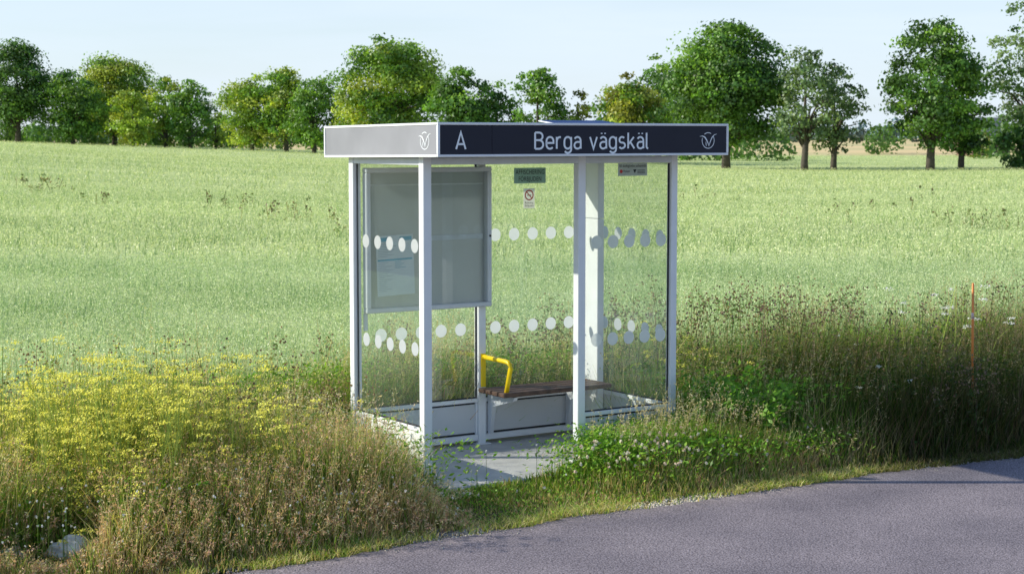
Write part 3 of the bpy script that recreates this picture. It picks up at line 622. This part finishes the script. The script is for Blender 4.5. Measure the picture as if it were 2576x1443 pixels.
add_obj('yellow_wildflowers',yf.mesh('yellow_wildflowers'),[mFlower],kind='stuff',label='dense yellow umbel wildflowers on the verge')
wf=Acc()
umbels(5,0,0,0,0,1.15,1.28,3,[(.85,.85,.78)],.04,wf,cen=(5.5,-.1,.2,.2))
umbels(3,2.6,8,-1.0,1.6,.6,.9,3,[(.8,.8,.7)],.03,wf)
def heads(n,uc,vc,su,sv,z0,z1,r,cols):
    u=rng.normal(uc,su,n); v=rng.normal(vc,sv,n); k=(v>edge_v(u)+.1)&~((v>.0)&in_slab(u,v)); u=u[k];v=v[k]; n=len(u); x,y=L2W(u,v)
    H=rng.uniform(z0,z1,n); P=np.stack([x,y,np.zeros(n)],1)
    blades(wf,P,H,np.full(n,.004),np.zeros((n,2)),cmix(n,[(.18,.28,.06)],[1]),.6,.6)
    c=P.copy(); c[:,2]+=H
    col=cmix(n,cols,[1]*len(cols),.1)
    for q in range(9): cards(wf,c+runit(n)*r*.55,runit(n),np.full(n,r),np.full(n,r),col*rng.uniform(.85,1.05,(n,1)))
heads(160,1.25,-.85,.30,.18,.18,.36,.014,[(.92,.84,.68),(.88,.72,.60)])
heads(25,.95,-.5,.12,.15,.15,.28,.012,[(.88,.78,.66)])
heads(25,2.3,-1.0,.4,.15,.15,.3,.012,[(.88,.78,.66)])
heads(200,-2.2,-1.0,1.0,.22,.1,.45,.008,[(.88,.88,.84)])
heads(80,-1.0,-1.05,.4,.15,.1,.3,.010,[(.85,.8,.72)])
add_obj('white_wildflowers',wf.mesh('white_wildflowers'),[mFlower],kind='stuff',label='white clover heads and small white umbels')
lw=Acc()
def leafy(n,u0,u1,v0,v1,zf,size,cols,cen=None):
    if cen is None: u,v,x,y=sample(n,u0,u1,v0,v1)
    else:
        u=rng.normal(cen[0],cen[2],n); v=rng.normal(cen[1],cen[3],n); k=(v>edge_v(u)+.16)&~(in_slab(u,v)&(u<1.15)); u,v=u[k],v[k]; x,y=L2W(u,v)
    n=len(u); z=zf*rng.uniform(.1,1,n)**.7*rockf(x,y)
    N=np.stack([rng.normal(0,.6,n)-.4,rng.normal(0,.6,n),np.full(n,.9)],1)
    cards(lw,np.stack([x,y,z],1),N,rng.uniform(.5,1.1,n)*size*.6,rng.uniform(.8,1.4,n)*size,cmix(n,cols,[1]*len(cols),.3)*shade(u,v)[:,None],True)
LG=[(.13,.30,.03),(.22,.44,.045),(.33,.52,.07)]
leafy(9500,0,0,0,0,.34,.035,LG,(1.45,-.62,.34,.26))
leafy(6000,0,0,0,0,.36,.035,LG,(2.1,-.35,.5,.22))
leafy(5000,0,0,0,0,.28,.035,LG,(2.4,-.8,.5,.25))
leafy(6500,-4.5,0,-1.0,1.0,.45,.04,LG)
leafy(6000,-1.2,2.6,1.25,1.95,.70,.045,LG)
leafy(14000,2.4,9,-1.0,1.9,.62,.045,LG)
leafy(1500,-.5,1.2,-1.45,-.4,.05,.025,LG)
add_obj('clover_leaves',lw.mesh('clover_leaves'),[mVeg],kind='stuff',label='low leafy clover and broadleaf ground cover')
tw=Acc()
def tall_weeds(n,u0,u1,v0,v1,h0,h1,dark=1.0):
    u,v,x,y=sample(n,u0,u1,v0,v1); n=len(u); H=rng.uniform(h0,h1,n); P=np.stack([x,y,np.zeros(n)],1); lean=rng.normal(0,.1,(n,2))
    blades(tw,P,H,np.full(n,.008),lean,cmix(n,[(.16,.22,.07),(.24,.17,.11)],[2,1])*dark,.7,.5)
    for j in range(26):
        t=rng.uniform(.25,1,n); Q=P.copy(); Q[:,:2]+=lean*(t**1.8*H)[:,None]+rng.normal(0,.05,(n,2))*(1.1-t*.5)[:,None]; Q[:,2]+=H*t*.98
        N=runit(n); N[:,2]=np.abs(N[:,2])+.3
        cards(tw,Q,N,rng.uniform(.008,.02,n),rng.uniform(.04,.08,n)*(1.2-.5*t),cmix(n,[(.11,.20,.05),(.17,.27,.07),(.22,.25,.09)],[1,1,1],.3)*dark,True)
    for j in range(8):
        Q=P.copy(); Q[:,:2]+=lean*H[:,None]+rng.normal(0,.05,(n,2)); Q[:,2]+=H*rng.uniform(.85,1.03,n)
        for q in range(2): cards(tw,Q,runit(n),np.full(n,.014),np.full(n,.018),cmix(n,[(.30,.19,.14),(.20,.14,.14),(.42,.34,.2)],[1,1,1]))
tall_weeds(140,2.3,5.0,.4,1.95,.85,1.2)
tall_weeds(90,4,9,-.6,1.8,.75,1.1,.7)
tall_weeds(70,-.5,2.6,1.3,1.95,.7,1.0)
tall_weeds(60,-4.4,-.4,.7,1.9,.7,1.05)
tall_weeds(45,-1.6,-.5,-.4,1.0,.5,.85)
tall_weeds(22,3.9,4.8,-1.3,-.95,.5,.75,.5)
add_obj('tall_weeds',tw.mesh('tall_weeds'),[mVeg],kind='stuff',label='tall thistles and docks behind the verge')
def leafy_bush(bu,bv_,R,Hm,ns,label):
    bx,by=L2W(bu,bv_)
    bush=empty('leafy_bush',(bx,by,0),0,label=label,category='bush')
    bm=bmesh.new(); lv=Acc()
    for k in range(ns):
        a=random.uniform(0,6.28); r=random.uniform(.1,R); h=random.uniform(.55,1)*Hm*(1-.3*r)
        tip=Vector((math.cos(a)*r,math.sin(a)*r,h)); mid=tip*.5+Vector((0,0,.08))
        tube_into(bm,[(math.cos(a)*.05,math.sin(a)*.05,0),mid,tip],[.006,.004,.002],5)
        n=80; t=rng.uniform(.35,1.05,n); Pp=np.outer(t,np.array(tip))+rng.normal(0,.045,(n,3)); N=np.stack([rng.normal(-.4,.6,n),rng.normal(-.1,.6,n),np.full(n,.8)],1)
        cards(lv,Pp,N,rng.uniform(.02,.038,n),rng.uniform(.04,.08,n),cmix(n,[(.13,.29,.035),(.21,.42,.05),(.30,.52,.08)],[1,1,1],.2),True)
    add_obj('stem',bm_mesh(bm,'stem'),[mBark],bush); add_obj('foliage',lv.mesh('foliage'),[mVeg],bush)
leafy_bush(2.55,-.45,.5,.70,34,'bright green leafy bush beside the bus shelter')
leafy_bush(3.1,-.1,.4,.66,22,'smaller leafy bush growing through verge grass')
# rocks
def rock(x,y,s,seed,label):
    bm=bmesh.new(); bmesh.ops.create_icosphere(bm,subdivisions=4,radius=1)
    for v in bm.verts:
        c=v.co; k=1+.16*math.sin(c.x*3.1+seed)+.12*math.sin(c.y*4.3+seed*2)+.09*math.sin(c.z*7+c.x*5+seed)+.05*math.sin(c.x*13+c.y*11)
        v.co=Vector((c.x*s[0],c.y*s[1],max(-.4,c.z)*s[2]))*k
    for f in bm.faces: f.smooth=True
    o=add_obj('rock',bm_mesh(bm,'rock'),[mRock],label=label,category='rock',group='pale rocks on the verge'); o.location=(x,y,.045); o.rotation_euler=(0,0,seed)
rock(-2.64,10.2,(.14,.09,.075),.5,'pale rounded rock half hidden in verge grass')
rock(-2.95,10.1,(.08,.06,.045),2.1,'small pale stone beside a larger rock')
# marker stake
sx,sy=3.80,14.3
stake=empty('snow_stake',(sx,sy,0),0,label='thin orange roadside snow stake with white band',category='marker stake')
bm=bmesh.new(); tube_into(bm,[(.02,0,0),(0,0,1.30),(0,0,1.306)],[.011,.010,.006],10); add_obj('pole',bm_mesh(bm,'pole'),[mOrange],stake)
bm=bmesh.new(); tube_into(bm,[(.0025,0,1.01),(.0015,0,1.06)],[.012,.012],10); add_obj('reflective_band',bm_mesh(bm,'reflective_band'),[mDot],stake)
# ------------------------------------------------------------------ trees
def make_tree(X,topY,wpx,d,cols,clear=.12,ncl=34,dens=1.0,shape='round',label='',lsize=.30,trunkX=None,rs=.2):
    x=(X-1288)/F*d; z0=float(gz(x,d)); H=2.5+(345.6-topY)*d/F-z0; Wd=wpx*1.06*d/F
    root=empty('tree',(x,d,z0),0,label=label,category='tree',group='trees along the far field edge')
    lf=Acc(); bm=bmesh.new(); zb=H*clear; zc=(zb+H)/2; hz=(H-zb)/2
    tx=0 if trunkX is None else (trunkX-X)/F*d
    cl=[]; tries=0; airy=dens<.8
    ncl=int(ncl*(1.4 if airy else 2.2)); rs=rs*.87
    while len(cl)<ncl and tries<9000:
        tries+=1
        p=np.array(rng.uniform(-1,1,3)); r=np.linalg.norm(p)
        if r>1 or r<.2: continue
        if rng.uniform()<(.9-r)*.7: continue
        if shape=='cone': 
            f=1-.62*(p[2]+1)/2; p[0]*=f/.8; p[1]*=f/.8
        if shape=='round': 
            f=1.12-.28*max(0,p[2])-.02*max(0,-p[2]-.3); p[0]*=f;p[1]*=f
        cr=rs*Wd*rng.uniform(.45,1.22)
        q=np.array([p[0]*(Wd/2-cr*.45),p[1]*(Wd/2-cr*.45),zc+p[2]*(hz-cr*.55)])
        if any(np.linalg.norm(q-c[0])<(.35 if airy else .27)*(cr+c[1]) for c in cl): continue
        cl.append((q,cr))
    for q,cr in cl:
        n=int(dens*4*math.pi*cr*cr/(lsize*lsize)*.62)+12
        dr=runit(n); k=(dr[:,2]>-.35)|(rng.uniform(size=n)<.4); dr=dr[k]; n=len(dr)
        rr=cr*(rng.uniform(.35,1.35,n)**.75)*(1+.22*np.sin(dr[:,0]*5+dr[:,1]*4+q[0]))
        P=q[None]+dr*rr[:,None]*np.array([rng.uniform(.9,1.35),1,rng.uniform(.5,.85)])
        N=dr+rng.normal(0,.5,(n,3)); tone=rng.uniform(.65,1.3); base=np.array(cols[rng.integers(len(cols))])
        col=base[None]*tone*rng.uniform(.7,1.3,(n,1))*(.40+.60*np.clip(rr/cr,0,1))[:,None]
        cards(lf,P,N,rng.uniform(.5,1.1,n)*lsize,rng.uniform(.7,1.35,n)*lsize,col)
    r0=.024*H+.03
    top=Vector((tx*.3,0,H*.72)); tube_into(bm,[(tx,0,-.1),(tx,0,H*.12),(tx*.8+.1,0,H*.3),(tx*.5,.1,H*.5),top],[r0*1.25,r0,r0*.8,r0*.5,r0*.2],8)
    for q,cr in sorted(cl,key=lambda c:c[0][2])[:max(8,len(cl)//2)]:
        zs=min(H*.6,max(H*.13,q[2]*.62)); st=Vector((tx*(1-zs/H),0,zs)); en=Vector(q)
        mid=(st+en)/2+Vector((0,0,.06*H)); tube_into(bm,[st,mid,en],[r0*.38,r0*.22,r0*.07],5)
    add_obj('trunk',bm_mesh(bm,'trunk'),[mBark],root); add_obj('crown',lf.mesh('crown'),[mLeaf],root)
def sc(L,k): return [tuple(c*k for c in q) for q in L]
DG=sc([(.040,.085,.018),(.052,.105,.022)],2.1); MG=sc([(.065,.13,.02),(.052,.11,.02),(.095,.165,.025)],2.4)
YG=sc([(.16,.21,.03),(.12,.185,.025),(.21,.24,.04)],2.3); OL=sc([(.17,.165,.03),(.12,.14,.03),(.20,.20,.035)],2.0); AG=sc([(.08,.12,.055),(.06,.095,.045),(.10,.14,.06)],2.3)
Ldk='broad dark green deciduous tree standing in the field edge'; Lyg='yellow green deciduous tree glowing in low sunlight'; Lmg='mid green leafy deciduous tree on the field edge'
T=[(50,98,162,250,DG,.08,36,1.1,'round',Ldk),(-75,150,150,256,DG,.10,22,1,'round',Ldk),
(188,166,148,248,MG,.02,28,1,'round',Lmg),(292,124,186,260,YG+MG[2:],.05,36,1,'round',Lyg),(338,215,106,242,YG,.02,22,1.1,'round','small bright yellow green tree at the field edge'),
(420,183,110,248,YG+MG,.04,24,1,'round',Lyg),(482,194,104,244,MG,.02,24,1.1,'round',Lmg),(545,262,70,248,YG,.02,14,1,'round','low yellow green tree between larger ones'),
(528,215,60,420,AG,.1,14,.7,'round','pale distant tree seen through a gap'),
(636,184,152,234,YG+MG[2:],.03,34,1,'round',Lyg),(722,166,138,230,YG+MG,.04,30,1,'round',Lyg),(792,180,130,223,MG,.04,28,1,'round',Lmg),
(890,192,92,212,YG,.03,18,1,'round','lower yellow green tree beside a taller one'),(985,82,248,210,YG+MG,.04,60,1.0,'round','large yellow green deciduous tree with spreading crown'),
(1165,166,158,198,DG+MG,.04,36,1.1,'round',Ldk),(1250,188,108,200,MG+DG,.04,22,1,'round',Lmg),
(1352,156,124,190,MG,.04,30,1,'round','fresh green tree with pointed irregular crown'),(1452,194,88,190,YG+OL,.02,20,1,'cone','narrow yellowish tree with pointed crown'),
(1585,180,170,182,OL+YG+MG[:1],.05,34,1,'round','olive and amber tinted deciduous tree'),(1655,110,125,194,MG,.06,26,.9,'round','lighter green tree behind darker neighbours'),
(1825,46,288,160,MG+DG,.10,76,1.0,'round','very large dark green tree with several trunks'),
(2022,115,142,151,AG,.18,40,.7,'round','airy grey green tree with sky showing through'),(2095,152,142,153,AG,.18,34,.7,'round','airy grey green tree leaning outward'),
(2338,40,208,149,MG+DG,.13,58,1.0,'round','tall dark green field tree with bare trunk'),(2415,140,150,151,MG+DG,.11,28,1,'round',Lmg),
(2590,-20,210,156,AG+DG[:1],.12,50,.78,'round','airy tall tree with drooping branches'),
(2572,280,120,150,DG,.0,20,1.1,'round','low dark bushy tree below a taller one')]
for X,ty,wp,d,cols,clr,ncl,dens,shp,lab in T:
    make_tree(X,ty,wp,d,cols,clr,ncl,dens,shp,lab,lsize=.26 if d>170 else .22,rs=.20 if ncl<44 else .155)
def wood(name,segs,label,mat):
    acc=Acc()
    for (xa,xb,d,topa,topb,ls,cols) in segs:
        nb=int((xb-xa)/F*d/(ls*5))+2
        for k in range(nb):
            f=(k+rng.uniform(0,1))/nb; X=xa+(xb-xa)*f; dd=d*rng.uniform(.97,1.06); x=(X-1288)/F*dd; z0=float(gz(x,dd))
            H=2.5+(345.6-(topa+(topb-topa)*f))*dd/F-z0; H*=rng.uniform(.72,1.12); R=max(ls*3,H*.42)
            n=int(70*(R/(ls*3))**1.3)+40; dr=runit(n); P=np.array([x,dd,z0+H*.5])[None]+dr*np.array([R,R,H*.52])[None]*rng.uniform(.75,1.05,(n,1))
            c=np.array(cols[rng.integers(len(cols))])*rng.uniform(.75,1.2)
            cards(acc,P,dr+rng.normal(0,.5,(n,3)),rng.uniform(.6,1.3,n)*ls,rng.uniform(.6,1.3,n)*ls,c[None]*rng.uniform(.75,1.25,(n,1)))
    add_obj(name,acc.mesh(name),[mat],kind='stuff',label=label)
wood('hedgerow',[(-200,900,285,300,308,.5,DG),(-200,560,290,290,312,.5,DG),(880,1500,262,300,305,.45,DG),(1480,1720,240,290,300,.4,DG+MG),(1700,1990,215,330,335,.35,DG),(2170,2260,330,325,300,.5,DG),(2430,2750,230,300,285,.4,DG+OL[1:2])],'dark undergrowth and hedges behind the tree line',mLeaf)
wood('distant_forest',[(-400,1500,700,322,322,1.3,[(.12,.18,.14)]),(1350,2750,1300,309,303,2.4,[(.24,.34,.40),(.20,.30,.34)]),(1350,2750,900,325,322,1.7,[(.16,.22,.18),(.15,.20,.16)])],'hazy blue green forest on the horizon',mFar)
# barn
bd=262; bx=(2470-1288)/F*bd; bz=float(gz(bx,bd))
barn=empty('barn',(bx,bd,bz),.3,label='small grey roofed barn among the trees',category='barn')
hh=2.5+(345.6-296)*bd/F-bz
add_obj('wall',boxes_mesh('wall',[(-3.2,3.2,-2.2,2.2,0,hh*.62)],.01),[pmat('barn_wall',(.20,.12,.09),.9)],barn)
bm=bmesh.new()
rv=[(-3.5,-2.6,hh*.58),(3.5,-2.6,hh*.58),(3.5,0,hh),(-3.5,0,hh),(-3.5,2.6,hh*.58),(3.5,2.6,hh*.58)]
vv=[bm.verts.new(x) for x in rv]; bm.faces.new(vv[:4]); bm.faces.new((vv[3],vv[2],vv[5],vv[4])); bm.faces.new((vv[0],vv[3],vv[4])); bm.faces.new((vv[1],vv[5],vv[2]))
add_obj('roof',bm_mesh(bm,'roof'),[pmat('barn_roof',(.24,.24,.26),.8)],barn)
add_obj('door',boxes_mesh('door',[(-.8,.8,-2.26,-2.205,0.02,2.2)],.01),[pmat('barn_door',(.08,.06,.05),.9)],barn)
bpy.context.view_layer.update()
print('verts',sum(len(o.data.vertices) for o in scene.objects if o.type=='MESH'))
